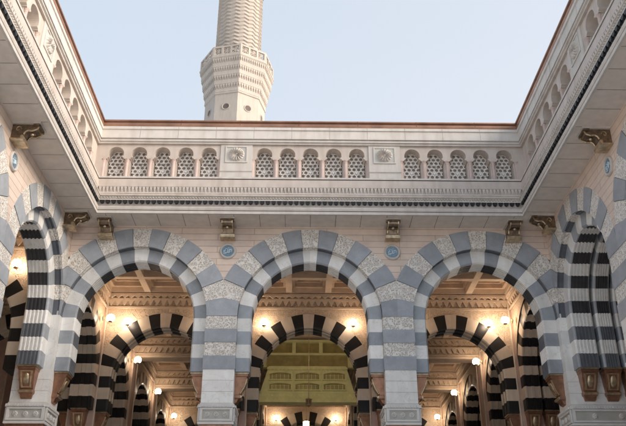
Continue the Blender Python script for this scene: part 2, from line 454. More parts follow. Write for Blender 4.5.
def base_shaft(hx, hy, m='white'):
    p = MB(0)
    p.box(-hx-.18, hx+.18, -hy-.18, hy+.18, 0, .35, 'cream2')
    p.box(-hx-.10, hx+.10, -hy-.10, hy+.10, .351, .60, 'cream2')
    p.box(-hx+.04, hx-.04, -hy+.04, hy-.04, .601, 6.02-.80+EYE, m)
    return p

# ------------------------------------------------------------------ cornice and parapet
def sweep(mb, prof, uL, uR, m=None):
    """prof: (overhang, z, material); uL/uR: functions of overhang giving where the run starts and stops (mitres)"""
    for (o0, z0, m0), (o1, z1, m1) in zip(prof, prof[1:]):
        mb.face([(uL(o0), -o0, z0), (uR(o0), -o0, z0), (uR(o1), -o1, z1), (uL(o1), -o1, z1)], m1)

CORN = [(0, 12.38, 'soffit'), (1.02, 12.38, 'soffit'), (1.02, 12.35, 'cream2'), (1.09, 12.35, 'cream2'), (1.09, 12.45, 'cream2'), (1.06, 12.46, 'cream2'),
        (1.06, 12.48, 'groove'), (1.09, 12.49, 'cream2'), (1.11, 12.56, 'cream2'), (1.11, 12.60, 'cream2'), (.99, 12.62, 'cream2'),
        (.99, 12.80, 'cream2'), (.99, 12.86, 'cream2'), (1.10, 12.862, 'cream2'), (1.10, 12.90, 'cream2'), (1.06, 12.92, 'cream2'), (1.05, 12.99, 'cream2'), (1.13, 13.03, 'cream2'),
        (1.13, 13.07, 'cream'), (1.06, 13.08, 'cream'), (1.02, 13.16, 'cream'), (1.04, 13.165, 'cream2'), (1.04, 13.21, 'cream2'), (.90, 13.22, 'cream'), (.90, 13.47, 'cream'), (.96, 13.48, 'cream'),
        (.95, 13.62, 'cream'), (.93, 13.80, 'cream'), (.93, 13.83, 'groove'), (.95, 13.832, 'cream2'), (.95, 13.90, 'cream2'), (.62, 13.93, 'cream2'), (.14, 13.935, 'cream2')]
COPE = [(.12, 15.44, 'cream'), (.70, 15.44, 'cream'), (.70, 15.50, 'cream2'), (.76, 15.52, 'cream2'), (.76, 15.56, 'cream2'), (.72, 15.57, 'groove'), (.72, 15.62, 'cream2'), (.77, 15.64, 'cream2'),
        (.75, 16.00, 'cream2'), (.79, 16.02, 'cream2'), (.79, 16.13, 'cream2'), (.68, 16.14, 'cream2')]
COPP = [(.66, 16.142, 'copper2'), (.78, 16.142, 'copper2'), (.80, 16.20, 'copper'), (.80, 16.27, 'copper'), (.74, 16.29, 'copper2'), (.76, 16.32, 'copper'), (.83, 16.35, 'copper'), (.83, 16.40, 'copper'), (.2, 16.45, 'copper2')]

def niche_cell(mb, c, half, zf=-.62, back=-.20, wide=1.0):
    """one bay of the parapet arcade round an arched niche, front plane at local y=zf"""
    m = 'cream'; hw = .285*wide; zsp = 15.06; hwl = .325*wide; zb = 13.93; zt = 15.45
    sg = [(hw*math.cos(a), zsp+.27*math.sin(a)) for a in [PI*i/14 for i in range(15)]]
    # face above the arch head
    for i in range(14):
        (x0, z0), (x1, z1) = sg[i], sg[i+1]
        mb.face([(c+x0, zf, z0), (c+x1, zf, z1), (c+x1, zf, zt), (c+x0, zf, zt)], m)
        mb.face([(c+x0, zf, z0), (c+x1, zf, z1), (c+x1, back, z1), (c+x0, back, z0)], m)
    for s in (-1, 1):
        # stepped impost
        mb.face([(c+s*hw, zf, zsp), (c+s*half, zf, zsp), (c+s*half, zf, zt), (c+s*hw, zf, zt)], m)
        stp = [(hw, zsp), (hw, 14.96), (hw-.045, 14.95), (hw-.045, 14.90), (hwl-.015, 14.86), (hwl-.015, 14.82)]
        for (x0, z0), (x1, z1) in zip(stp, stp[1:]):
            mb.face([(c+s*x0, zf, z0), (c+s*x1, zf, z1), (c+s*x1, back, z1), (c+s*x0, back, z0)], m)
            if abs(z0-z1) > 1e-6: mb.face([(c+s*x0, zf, z0), (c+s*half, zf, z0), (c+s*half, zf, z1), (c+s*x1, zf, z1)], m)
        # jamb behind the colonette
        mb.face([(c+s*hwl, zf+.09, 14.83), (c+s*hwl, zf+.09, zb), (c+s*hwl, back, zb), (c+s*hwl, back, 14.83)], m)
        mb.face([(c+s*hwl, zf+.09, 14.83), (c+s*half, zf+.09, 14.83), (c+s*half, zf+.09, zb), (c+s*hwl, zf+.09, zb)], m)
    
def colonette(mb, c, zf=-.62):
    mb.lathe(c, zf+.06, [(.085, 13.93), (.085, 14.0), (.065, 14.03), (.06, 14.70), (.07, 14.72), (.065, 14.75), (.10, 14.82)], 'rosecol', 12)

def lattice_mesh():
    l = MB()
    hw, z0, zsp, rh = .32, 13.93, 15.06, .27
    l.face([(-hw, .10, z0), (hw, .10, z0), (hw, .10, 15.4), (-hw, .10, 15.4)], 'latback')
    # pierced screen: three families of bars and star bosses
    def clip(x):
        if abs(x) > .27: return None
        t = zsp+rh*math.sqrt(max(0, 1-(x/.285)**2)); return t
    s = .155
    bars = []
    for fam in (0, 60, 120):
        dx, dz = math.cos(R(fam)), math.sin(R(fam)); nx, nz = -dz, dx
        for k in range(-14, 15):
            off = (k+.5)*s*.866*1.1
            px, pz = nx*off, nz*off
            run = None; t = -1.3
            while t < 1.3:
                x = px+dx*t; z = 14.5+pz+dz*t
                ok = abs(x) < .30 and z > z0 and z < (clip(x) or 0 if abs(x) <= .27 else zsp-.1)
                if ok and run is None: run = t
                if (not ok) and run is not None:
                    bars.append((px+dx*run, 14.5+pz+dz*run, px+dx*t, 14.5+pz+dz*t)); run = None
                t += .02
    for i, (x0, za, x1, zb_) in enumerate(bars):
        L = math.hypot(x1-x0, zb_-za)
        if L < .04: continue
        nx, nz = -(zb_-za)/L*.013, (x1-x0)/L*.013
        y = .02+(i % 3)*.002
        l.hull8([(x0-nx, y, za-nz), (x0+nx, y, za+nz), (x1+nx, y, zb_+nz), (x1-nx, y, zb_-nz),
                 (x0-nx, y+.03, za-nz), (x0+nx, y+.03, za+nz), (x1+nx, y+.03, zb_+nz), (x1-nx, y+.03, zb_-nz)], 'lattice')
    for (x, z) in ((0, 14.13), (0, 14.50), (0, 14.87), (0, 15.18), (-.19, 14.31), (.19, 14.31), (-.19, 14.69), (.19, 14.69), (-.2, 14.0), (.2, 14.0)):
        r = .062 if x == 0 else .04
        pts = [(x+(r if i % 2 == 0 else r*.62)*math.cos(PI*i/6), z+(r if i % 2 == 0 else r*.62)*math.sin(PI*i/6)) for i in range(12)]
        l.prism(pts, lambda p: (p[0], .0, p[1]), lambda p: (p[0], .05, p[1]), 'lattice')
    return l.mesh('lattice_screen', weld=False)
LATT = lattice_mesh()

def panel_mesh():
    p = MB(); zf = -.66; a = .585
    p.box(-a, a, zf, -.17, 13.93, 15.45, 'cream2')
    # frame, ground, and ledge
    def fr(x0, x1, z0, z1, y0, y1, m): p.box(x0, x1, y0, y1, z0, z1, m)
    fr(-.36, .36, 14.72, 15.32, zf-.004, zf-.001, 'rosebg')
    for s in (-1, 1):
        x = sorted((s*.36, s*.41)); fr(x[0], x[1], 14.67, 15.37, zf-.03, zf-.001, 'cream2')
    fr(-.359, .359, 15.32, 15.37, zf-.029, zf-.001, 'cream2'); fr(-.359, .359, 14.67, 14.72, zf-.029, zf-.001, 'cream2')
    fr(-a-.012, a+.012, 14.30, 14.325, zf-.02, zf-.001, 'cream')
    fr(-a-.002, a+.002, 14.26, 14.299, zf-.006, zf-.001, 'rosebg')
    return p.mesh('block_panel')
def rosette_mesh():
    p = MB(); zf = -.664; n = 16; zc = 15.02
    for j in range(n):
        a0 = 2*PI*(j-.5)/n; a1 = 2*PI*j/n; a2 = 2*PI*(j+.5)/n
        r = .27
        def P(rr, a, y): return (rr*math.cos(a), y, zc+rr*math.sin(a)*.98)
        for (r0, y0, r1, y1) in ((.04, -.06, .16, -.12), (.16, -.12, .25, -.09), (.25, -.09, .295, 0)):
            p.face([P(r0, a0, zf+y0*.4), P(r1, a0, zf+y1*.4), P(r1, a1, zf+y1), P(r0, a1, zf+y0)], 'cream2')
            p.face([P(r0, a1, zf+y0), P(r1, a1, zf+y1), P(r1, a2, zf+y1*.4), P(r0, a2, zf+y0*.4)], 'cream2')
        p.face([P(0, 0, zf-.07), P(.05, a0, zf-.03), P(.05, a2, zf-.03)], 'cream2')
    return p.mesh('rosette')
PANEL, ROSE = panel_mesh(), rosette_mesh()

def bracket_mesh():
    """scrolled bronze bracket: y = out from the wall (negative), z from the soffit down"""
    b = MB(0); w = .195
    prof = [(0, 0), (.93, 0), (.93, -.10), (.86, -.12), (.84, -.19), (.70, -.24), (.55, -.23), (.46, -.27), (.41, -.36), (.38, -.42), (.42, -.46), (.40, -.52), (.30, -.54), (.0, -.54)]
    b.prism(prof, lambda p: (-w, -p[0], p[1]), lambda p: (w, -p[0], p[1]), 'bronze')
    b.box(-.27, .27, -.96, .0, -.055, -.002, 'cream2')
    b.box(-.245, .245, -.91, -.72, -.118, -.057, 'bronze')
    g = MB(0)
    g.tube((-.25, -.40, -.49), (.25, -.40, -.49), .06, 'gold', 12)
    g.box(-.26, .26, -.44, 0, -.575, -.54, 'gold')
    for s in (-1, 1):
        g.hull8([(s*.196, -.86, -.12), (s*.16, -.86, -.12), (s*.16, -.90, -.12), (s*.196, -.90, -.12), (s*.196, -.84, -.2), (s*.16, -.84, -.2), (s*.16, -.87, -.2), (s*.196, -.87, -.2)], 'gold')
        pth = [(.85, -.21), (.70, -.26), (.55, -.25), (.47, -.29), (.42, -.38)]
        for (o0, z0), (o1, z1) in zip(pth, pth[1:]): g.tube((s*.185, -o0, z0), (s*.185, -o1, z1), .026, 'gold', 6)
        for k in range(9):      # side volutes
            a0 = k*.7; a1 = (k+1)*.7; r0 = .11*(1-k/11); r1 = .11*(1-(k+1)/11)
            g.tube((s*.202, -.22-r0*math.cos(a0), -.22+r0*math.sin(a0)), (s*.202, -.22-r1*math.cos(a1), -.22+r1*math.sin(a1)), .018, 'gold', 5)
    g.lathe(0, -.62, [(0, -.33), (.05, -.31), (.06, -.27), (.03, -.235)], 'gold', 10)
    for q in (b, g): q.v = [(x, y*.84, z) for x, y, z in q.v]
    return b.mesh('bracket'), g.mesh('gilded_scroll')
BR_B, BR_G = bracket_mesh()

def arcade(name, label, loc, rz, run, mitreL, mitreR, bays, piers, orders, Tt, cornerL, cornerR, brackets, groups, panels, curL, curR, nhalf=.4265):
    """run along local x; front face at y=0; wall thickness Tt"""
    root = empty(name, label, 'arcade', loc, rz)
    # spandrel wall
    wl = MB()
    for (cx, lL, lR) in bays:
        f = lambda x: ZC+math.sqrt(max(0, ROUT*ROUT-x*x))
        spandrel(wl, cx, ZC, f, 0.0, lL, lR, ZS+.02, 'pink')
        fb = lambda x: ZC+math.sqrt(max(0, (AM+.1)**2-(abs(x)+.1)**2)) if abs(x) < AM else ZC
        spandrel(wl, cx, ZC, fb, Tt, lL, lR, 13.3, 'tanwall')
    obj('wall', wl, root)
    for (cx, lL, lR) in bays:
        o = MB(); outer_order(o, 0, ZC, STEP, NST, NV, ext_outer, 0.0, REC, ROUT, lL, lR, a_m=AM)
        ar = obj('arch', o, root, (cx, 0, 0))
        i = MB()
        for (d0, d1) in orders:
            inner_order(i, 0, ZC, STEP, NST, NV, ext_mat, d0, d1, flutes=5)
        # dark joint fill between neighbouring bands, and the wall behind the last one
        for (da, db) in zip(orders, orders[1:]):
            for side in (-1, 1):
                for (kd, v0, v1, k) in stations(ZC, STEP, NST, NV):
                    A = pt(kd, v0, side, 0, ZC, AI, .1, AM, .1, .75); B = pt(kd, v1, side, 0, ZC, AI, .1, AM, .1, .75)
                    i.face([(A[0], da[1], A[1]), (B[0], da[1], B[1]), (B[0], db[0], B[1]), (A[0], db[0], A[1])], 'groove')
        for side in (-1, 1):
            for (kd, v0, v1, k) in stations(ZC, STEP, NST, NV):
                A = pt(kd, v0, side, 0, ZC, AI, .1, AM, .1, 1); B = pt(kd, v1, side, 0, ZC, AI, .1, AM, .1, 1)
                i.face([(A[0], orders[-1][1], A[1]), (B[0], orders[-1][1], B[1]), (B[0], Tt, B[1]), (A[0], Tt, A[1])], 'tan')
        obj('inner_order', i, ar)
    for (px, hx, w_, cons) in piers:
        py = Tt/2
        pr = obj('pier', pier_core(hx, Tt/2), root, (px, py, 0))
        obj('capital', capital_mesh(hx, Tt/2), pr)
        obj('shaft', base_shaft(hx, Tt/2), pr)
        for sgn in cons:
            for (d0, d1) in orders:
                add_console(pr, sgn*hx, (d0+d1)/2-py, ZB+EYE-.055, 0 if sgn > 0 else PI)
    # cornice with its rows of teeth
    c = MB(); sweep(c, CORN, mitreL, mitreR)
    # joints across the soffit
    n = int((run[1]-run[0])/.86)
    for i in range(n):
        u = run[0]+(run[1]-run[0])*(i+.5)/n
        oo = .99
        lo, hi = mitreL(oo)+.05, mitreR(oo)-.05
        if u < lo or u > hi: continue
        c.box(u-.008, u+.008, -oo, -.02, ZS-.004, ZS-.001, 'soffitjoint')
    obj('cornice', c, root)
    def row(o, pitch):
        a, b = mitreL(o), mitreR(o); n = int((b-a)/pitch); return [a+(b-a)*(i+.5)/n for i in range(n)]
    t = MB()
    for u in row(1.10, .2):
        pts = [(-.075, 12.86), (.075, 12.86)]+[(.068*math.cos(a), 12.80+.065*math.sin(a)) for a in [-PI*i/8 for i in range(9)]]
        t.prism(pts, lambda p: (u+p[0], -1.10, p[1]), lambda p: (u+p[0], -1.03, p[1]), 'tooth')
    obj('tooth_row', t, root); t = MB()
    for u in row(1.12, .1):
        t.tube((u, -1.06, 12.955), (u, -1.125, 12.955), .036, 'cream2', 6, .02)
    obj('bead_row', t, root); t = MB()
    for u in row(.97, .128):
        t.hull8([(u-.052, -.90, 13.47), (u+.052, -.90, 13.47), (u+.052, -.96, 13.47), (u-.052, -.96, 13.47),
                 (u-.004, -.90, 13.26), (u+.004, -.90, 13.26), (u+.004, -.93, 13.26), (u-.004, -.93, 13.26)], 'cream2')
    obj('drop_row', t, root)
    # parapet
    p = MB(); lat = []
    half = nhalf; wide = nhalf/.4265 if nhalf < .45 else 1.22
    a, b = run
    edges = []
    for g in groups:
        for k in range(-2, 3):
            cc = g+k*2*half
            if cc-half < curL-.01 or cc+half > curR+.01: continue
            niche_cell(p, cc, half, wide=wide); lat.append(cc)
            colonette(p, cc-half)
            if k == 2: colonette(p, cc+half)
        edges += [(g-5*half, g+5*half)]
    # plain stretches between groups
    edges = [(max(curL, x0), min(curR, x1)) for x0, x1 in edges if x1 > curL and x0 < curR]; edges.sort()
    cur = curL
    for x0, x1 in edges+[(curR, curR)]:
        if x0-cur > .02: p.box(cur, x0, -.62, -.17, 13.93, 15.45, 'cream')
        cur = max(cur, x1)
    pa = obj('parapet', p, root)
    for cc in lat:
        ls = obj('lattice_screen', LATT, pa, (cc, -.27, 0)); ls.scale.x = wide
    for x in panels:
        if curL < x < curR:
            q = obj('block_panel', PANEL, root, (x, 0, 0)); obj('rosette', ROSE, q)
    k = MB(); sweep(k, COPE, mitreL, mitreR); 
    k.face([(mitreL(.12), -.12, 13.9), (mitreR(.12), -.12, 13.9), (mitreR(.12), -.12, 16.14), (mitreL(.12), -.12, 16.14)], 'cream')
    def joints(mb, o0, z0, o1, z1, pitch, w_=.005, m='mortar', ph=0):
        a_, b_ = mitreL(o0), mitreR(o0); n_ = max(1, int((b_-a_)/pitch))
        for i_ in range(1, n_):
            u_ = a_+(b_-a_)*(i_+ph)/n_
            mb.hull8([(u_-w_, -o0-.002, z0), (u_+w_, -o0-.002, z0), (u_+w_, -o0+.01, z0), (u_-w_, -o0+.01, z0), (u_-w_, -o1-.002, z1), (u_+w_, -o1-.002, z1), (u_+w_, -o1+.01, z1), (u_-w_, -o1+.01, z1)], m)
    joints(k, .77, 15.645, .75, 15.995, 1.36); joints(k, .79, 16.025, .79, 16.128, 1.36)
    obj('frieze', k, root)
    k = MB(); sweep(k, COPP, mitreL, mitreR); joints(k, .80, 16.202, .80, 16.268, 2.05, .012, 'copper2', .3); joints(k, .83, 16.352, .83, 16.398, 2.05, .012, 'copper2', .3); obj('copper_coping', k, root)
    for x in brackets:
        q = obj('bracket', BR_B, root, (x, 0, ZS+EYE)); obj('gilded_scroll', BR_G, q)
    return root

CP = BAY/2-H-AM+AM   # half opening to the pier face
corner = W-BAY        # 2.49: bay centre to the inner corner
# back arcade: x = X, y = Y-D
back = arcade('back_arcade', 'pink back wall with three grey and cream striped arches under a carved parapet',
    (0, D, 0), 0, (-W, W), lambda o: -(W-o), lambda o: (W-o),
    [(-BAY, corner, BAY/2), (0, BAY/2, BAY/2), (BAY, BAY/2, corner)],
    [(-BAY/2, H, 0, (-1, 1)), (BAY/2, H, 0, (-1, 1))],
    [(REC, T0-.15)], T0, True, True, [-7.25, -2.93, 2.93, 7.25], [-5.46, 0, 5.46], [-2.73, 2.73], -(W-.62), W-.62)

SH = 3.25
SIDE_B = [-(corner+2*SH*k) for k in range(3)]
NEAR = -(corner+SH*5)
# left arcade: x = Y-D, y = -(X+W)
left = arcade('left_arcade', 'left side wall of the courtyard with striped arches, bronze brackets and a copper topped parapet',
    (-W, D, 0), PI/2, (NEAR, 0), lambda o: NEAR, lambda o: -o,
    [(SIDE_B[0], SH, corner), (SIDE_B[1], SH, SH), (SIDE_B[2], SH, SH)],
    [(SIDE_B[0]-SH, H+SH-BAY/2, 0, (-1, 1)), (SIDE_B[1]-SH, H+SH-BAY/2, 0, (-1, 1)), (SIDE_B[2]-SH, H+SH-BAY/2, 0, (1,))],
    [(REC, T0-.15)], T0, False, True, [-.95, -6.45, -12.9],
    [-3.6, -10.1, -16.6], [-6.85, -13.35], NEAR, -.62, .5)
RORD = [(.27, 1.00), (1.12, 1.67), (1.79, 2.33), (2.45, 3.0)]
TR = 3.15
right = arcade('right_arcade', 'right side wall of the courtyard whose striped arches are four fluted bands deep',
    (W, D, 0), -PI/2, (0, -NEAR), lambda o: o, lambda o: -NEAR,
    [(-SIDE_B[0], corner, SH), (-SIDE_B[1], SH, SH), (-SIDE_B[2], SH, SH)],
    [(-SIDE_B[0]+SH, H+SH-BAY/2, 0, (-1, 1)), (-SIDE_B[1]+SH, H+SH-BAY/2, 0, (-1, 1)), (-SIDE_B[2]+SH, H+SH-BAY/2, 0, (-1,))],
    RORD, TR, True, False, [.95, 6.45, 12.9],
    [3.6, 10.1, 16.6], [6.85, 13.35], .62, -NEAR, .5)

# corner piers (shared by two arcades): things of their own
def corner_pier(side, width, orders, label):
    x0, x1 = (side*W, side*(W+width)); cx = (x0+x1)/2; cy = D+T0/2; hx = width/2; hy = T0/2
    pr = empty('corner_pier', label, 'pier', (cx, cy, 0))
    obj('coursed_core', pier_core(hx, hy, mats=('white', 'white')), pr)
    obj('capital', capital_mesh(hx, hy), pr)
    obj('shaft', base_shaft(hx, hy), pr)
    # side facing the back arcade's opening
    add_console(pr, -side*hx, (REC+T0-.15)/2-hy, ZB+EYE-.055, 0 if side < 0 else PI)
    for (d0, d1) in orders:      # towards the camera
        add_console(pr, -side*hx+side*(d0+d1)/2, -hy, ZB+EYE-.055, -PI/2)
    return pr
corner_pier(-1, T0, [(REC, T0-.15)], 'white corner pier at the far left where the left and back arcades meet')
corner_pier(1, TR, RORD, 'wide white corner pier at the far right with a row of copper consoles')

# ------------------------------------------------------------------ the covered halls behind
IAM = 2.62
def int_ring(mb, d0, d1, cx=0):
    inner_order(mb, cx, IZC, ISTEP, INST, INV, int_mat, d0, d1, flutes=2, cham=.03, a_m=IAM)
def int_arch_mesh(T=1.04, ords=((.06, .98),), name='inner_arch'):
    a = MB()
    for (d0, d1) in ords: int_ring(a, d0, d1)
    for da, db in zip(ords, ords[1:]):
        for side in (-1, 1):
            for (kd, v0, v1, k) in stations(IZC, ISTEP, INST, INV):
                A = pt(kd, v0, side, 0, IZC, AI, .1, AM, .1, .6); B = pt(kd, v1, side, 0, IZC, AI, .1, AM, .1, .6)
                a.face([(A[0], da[1], A[1]), (B[0], da[1], B[1]), (B[0], db[0], B[1]), (A[0], db[0], A[1])], 'groove')
    return a.mesh(name)
def int_span_mesh(T=1.04, d0=.09, d1=.95):
    w = MB(); lim = BAY/2-H+.001
    for d in (d0, d1):
        f = lambda x: IZC+math.sqrt(max(0, (IAM+.08)**2-(abs(x)+.1)**2)) if abs(x) < IAM-.02 else IZC
        spandrel(w, 0, IZC, f, d, lim, lim, 12.3, 'tanwall')
        # ring returns so the voussoirs sit slightly back
    w.face([(-lim, d0, 12.3), (lim, d0, 12.3), (lim, d1, 12.3), (-lim, d1, 12.3)], 'tanwall')
    # two bands of pendant ornament along each side below the ceiling
    for s, d in ((-1, d0-.03), (1, d1+.03)):
        y = lambda k: d+s*k
        for (z0, z1, o) in ((11.45, 11.53, .05), (11.80, 11.90, .08), (12.0, 12.10, .16)):
            a, b = sorted((y(.001), y(o))); w.box(-lim, lim, a, b, z0, z1, 'cofferframe')
        for z, o, h in ((11.80, .07, .22), (12.0, .14, .10)):
            n = 18
            for i in range(n):
                u = -lim+2*lim*(i+.5)/n; q = lim/n*.9
                a, b = sorted((y(.002), y(o)))
                w.hull8([(u-q, a, z-.001), (u+q, a, z-.001), (u+q, b, z-.001), (u-q, b, z-.001), (u-.02, a, z-h), (u+.02, a, z-h), (u+.02, b if s < 0 else b, z-h), (u-.02, a, z-h)], 'cofferframe')
    return w.mesh('spandrel_wall')
def int_pier_meshes(hx=H, hy=H):
    p = MB()
    p.box(-hx, hx, -hy, hy, ZB-.9, 12.3, 'pinkplain')
    for s in (-1, 1):
        for t in (-1, 1):     # slender edge rolls on the corners
            p.tube((s*hx, t*hy, ZB-.9), (s*hx, t*hy, 12.2), .035, 'tan', 6)
    return p.mesh('pier')
IA, ISP, IP = int_arch_mesh(), int_span_mesh(), int_pier_meshes()
ICAP = capital_mesh(H, H).mesh('capital'); ISH = base_shaft(H, H).mesh('shaft')
IAW = int_arch_mesh(T=3.1, ords=((.14, .76), (.84, 1.46), (1.54, 2.16), (2.24, 2.9)))
ISPW = int_span_mesh(d0=.09, d1=2.95)
IPW = int_pier_meshes(TR/2, H); ICAPW = capital_mesh(TR/2, H).mesh('capital'); ISHW = base_shaft(TR/2, H).mesh('shaft')

def ceiling_mesh(w, l, n=3):
    c = MB(); z1 = 12.75
    c.box(-w/2, w/2, -l/2, l/2, z1, z1+.1, 'coffer')
    def lines(L): return [-L/2+L*i/n for i in range(n+1)]
    for i, x in enumerate(lines(w)): c.box(x-.13, x+.13, -l/2, l/2, 12.14, z1-.001, 'cofferframe')
    for i, y in enumerate(lines(l)): c.box(-w/2, w/2, y-.13, y+.13, 12.143, z1-.002, 'cofferframe')
    # stepped frames inside each coffer
    for i in range(n):
        for j in range(n):
            cx = -w/2+w*(i+.5)/n; cy = -l/2+l*(j+.5)/n; a = w/n/2-.13; b = l/n/2-.13
            for (k, z) in ((0.0, 12.36), (.11, 12.56)):
                A, B = a-k, b-k; t = .12
                c.box(cx-A, cx-A+t, cy-B, cy+B, z, z1-.003-k*.01, 'coffer'); c.box(cx+A-t, cx+A, cy-B, cy+B, z, z1-.003-k*.01, 'coffer')
                c.box(cx-A+t, cx+A-t, cy-B, cy-B+t, z, z1-.004-k*.01, 'coffer'); c.box(cx-A+t, cx+A-t, cy+B-t, cy+B, z, z1-.004-k*.01, 'coffer')
            c.lathe(cx, cy, [(0, 12.60), (.09, 12.63), (.13, 12.70), (.16, 12.749)], 'cofferframe', 8)
    return c.mesh('coffered_ceiling', weld=False)
CE = ceiling_mesh(BAY-2*H+.02, BAY-2*H+.02)
GLOBE = None
def lamp_meshes():
    g = MB(0); prof = [(.165*math.sin(PI*i/10), -.165*math.cos(PI*i/10)) for i in range(11)]
    g.lathe(0, -.32, prof, 'lamp', 16); gm = g.mesh('globe', smooth=True)
    b = MB(0); b.tube((0, 0, -.02), (0, -.04, -.02), .10, 'gold', 12); b.tube((0, -.03, -.02), (0, -.25, -.19), .02, 'gold', 6)
    b.tube((0, -.03, .02), (0, -.25, .17), .015, 'gold', 6); b.lathe(0, -.32, [(.0, -.2), (.09, -.17), (.10, -.135), (.07, -.13)], 'gold', 12)
    return gm, b.mesh('wall_mount')
GLM, GLB = lamp_meshes()
def lamp(x, y, z, rz, label):
    # local -y points away from the wall
    t = empty('wall_lamp', label, 'lamp', (x, y, z), rz, 'globe lamps on the spandrels of the inner arches')
    obj('globe', GLM, t); obj('wall_mount', GLB, t)
ORD = ['first', 'second', 'third', 'fourth', 'fifth']

hall = empty('prayer_hall', 'warmly lit covered hall of black and tan striped arches seen through the back arcade', 'hall', (0, D+T0, 0))
lg = empty('left_gallery', 'covered side gallery with black and tan arches seen through the left arcade', 'gallery', (-W-T0, 10, 0))
def P(root, name, me, wx, wy, wz=0, rz=0):
    l = root.location
    return obj(name, me, root, (wx-l.x, wy-l.y, wz-l.z), rz)
def pier_at(root, x, y, wide=False):
    pm, cm, sm = (IPW, ICAPW, ISHW) if wide else (IP, ICAP, ISH)
    p = P(root, 'pier', pm, x, y); obj('capital', cm, p); obj('shaft', sm, p)
    hx = TR/2 if wide else H
    for rz, dx, dy in ((0, 1, 0), (PI, -1, 0), (-PI/2, 0, -1), (PI/2, 0, 1)):
        if wide and dy:
            for u in (.45, 1.15, 1.85, 2.57): add_console(p, -hx+u, dy*H, ZB+EYE-.055, rz)
        else: add_console(p, dx*hx, dy*H, ZB+EYE-.055, rz)
def archX(root, cx, y0):       # arch spanning along x, front at y0
    a = P(root, 'inner_arch', IA, cx, y0); obj('spandrel_wall', ISP, a)
def archY(root, x0, cy, side=1):     # arch spanning along y, wall band from x0 to x0+1.04
    a = P(root, 'inner_arch', IA, x0+1.04, cy, 0, PI/2); obj('spandrel_wall', ISP, a)

for s in (-1, 1):  # unseen lamps added to brighten the gallery front
    lamp(s*1.86, D+BAY+2*H-.10, 10.78+EYE, PI, f"added unseen globe lamp behind the {'left' if s < 0 else 'right'} shoulder of the centre arch facing the green gallery")
def beam_mesh():
    w = MB(); lim = BAY/2-H+.001
    w.box(-lim, lim, .1, .94, 11.25, 12.3, 'tanwall')
    for sgn, d in ((-1, .1), (1, .94)):
        for (z0, z1, o) in ((11.25, 11.33, .05), (11.62, 11.70, .08), (12.0, 12.10, .16)):
            a, b = sorted((d+sgn*.001, d+sgn*o)); w.box(-lim, lim, a, b, z0, z1, 'cofferframe')
        for z, o, h in ((11.62, .07, .24), (12.0, .14, .14)):
            n = 18
            for i in range(n):
                u = -lim+2*lim*(i+.5)/n; q = lim/n*.9; a, b = sorted((d+sgn*.002, d+sgn*o))
                w.hull8([(u-q, a, z-.001), (u+q, a, z-.001), (u+q, b, z-.001), (u-q, b, z-.001), (u-.02, a, z-h), (u+.02, a, z-h), (u+.02, b, z-h), (u-.02, a, z-h)], 'cofferframe')
    w.box(-lim, lim, .16, .88, 11.15, 11.249, 'cofferframe')
    return w.mesh('frieze_beam', weld=False)
BEAM = beam_mesh()
for s in (-1, 1):  # extra lamps out of view, added as fill for the gallery front
    lamp(s*(3.01-H-.10), D+BAY+H+2.0, 10.78+EYE, -s*PI/2*-1, f"added unseen globe lamp on the {'left' if s < 0 else 'right'} flank of the centre aisle before the green gallery")
XL = [-15.05, -9.03, -3.01, 3.01]     # pier lines; the right-hand line is the wide one
yc = lambda k: D+H+BAY*k             # pier centre of row k
NROW = 4
for k in range(1, NROW+1):
    for x in XL: pier_at(hall, x, yc(k))
    pier_at(hall, W+TR/2, yc(k), True)
    for cx in (-12.04, -6.02, 0, 6.02):
        if k in (2, 3):
            if cx != 0: P(hall, 'frieze_beam', BEAM, cx, yc(k)-H)
            elif k == 3: P(hall, 'frieze_beam', BEAM, cx, yc(k)-H)
            continue
        archX(hall, cx, yc(k)-H)
        side = {-12.04: 'outer left', -6.02: 'left', 0: 'centre', 6.02: 'right'}[cx]
        for s in (-1, 1):
            if (cx != 0 and k > 1) or cx == -12.04: continue
            lamp(cx+s*(1.86 if cx == 0 or s*cx < 0 else 1.52), yc(k)-H+.10, 10.78+EYE, 0,
                 f"globe lamp {'left' if s < 0 else 'right'} of the {ORD[k-1]} inner arch, {side} aisle")
for k in range(0, NROW):
    cy = yc(k)+BAY/2
    for x in XL[1:]:
        archY(hall, x-H, cy)
    a = P(hall, 'inner_arch', IAW, W+TR-.1, cy, 0, PI/2); obj('spandrel_wall', ISPW, a)
    for cx in (-12.04, -6.02, 0, 6.02):
        if cx == 0 and k == 2: pass
        P(hall, 'coffered_ceiling', CE, cx, cy)
    # lamps on the flanks of the aisles
    for (x, rz, nm) in ((-9.03+H-.06+.10, PI/2, 'left flank of the left aisle'), (W-.06, -PI/2, 'right flank of the right aisle')):
        lamp(x, cy+1.86, 10.78+EYE, rz, f'added unseen globe lamp on the {nm}, {ORD[k]} bay from the courtyard')
# wide piers' line also closes the hall: simple far walls and roof
w = MB()
w.box(-28, 20, D+BAY*4+5.5+H, D+BAY*4+6.5, -EYE, 12.9, 'tan')
w.box(18.5, 19.2, 2, D+BAY*4+5.9, -EYE, 12.9, 'tan')
w.box(-28, -27.3, 2, D+BAY*4+5.9, -EYE, 12.9, 'tan')
w.box(-27.3, -W-T0-.05, 2, 2.5, -EYE, 12.9, 'tan'); w.box(W+TR+.05, 18.5, 2, 2.5, -EYE, 12.9, 'tan')
obj('enclosing_wall', w, hall, (0, -(D+T0), 0))
r = MB()
r.box(-28, 20, D-.30, D+BAY*4+6.5, 12.92, 13.2, 'roof')
r.box(-28, -W+.30, 1.9, D-.31, 12.92, 13.2, 'roof'); r.box(W-.30, 20, 1.9, D-.31, 12.92, 13.2, 'roof')
obj('roof', r, hall, (0, -(D+T0), 0))

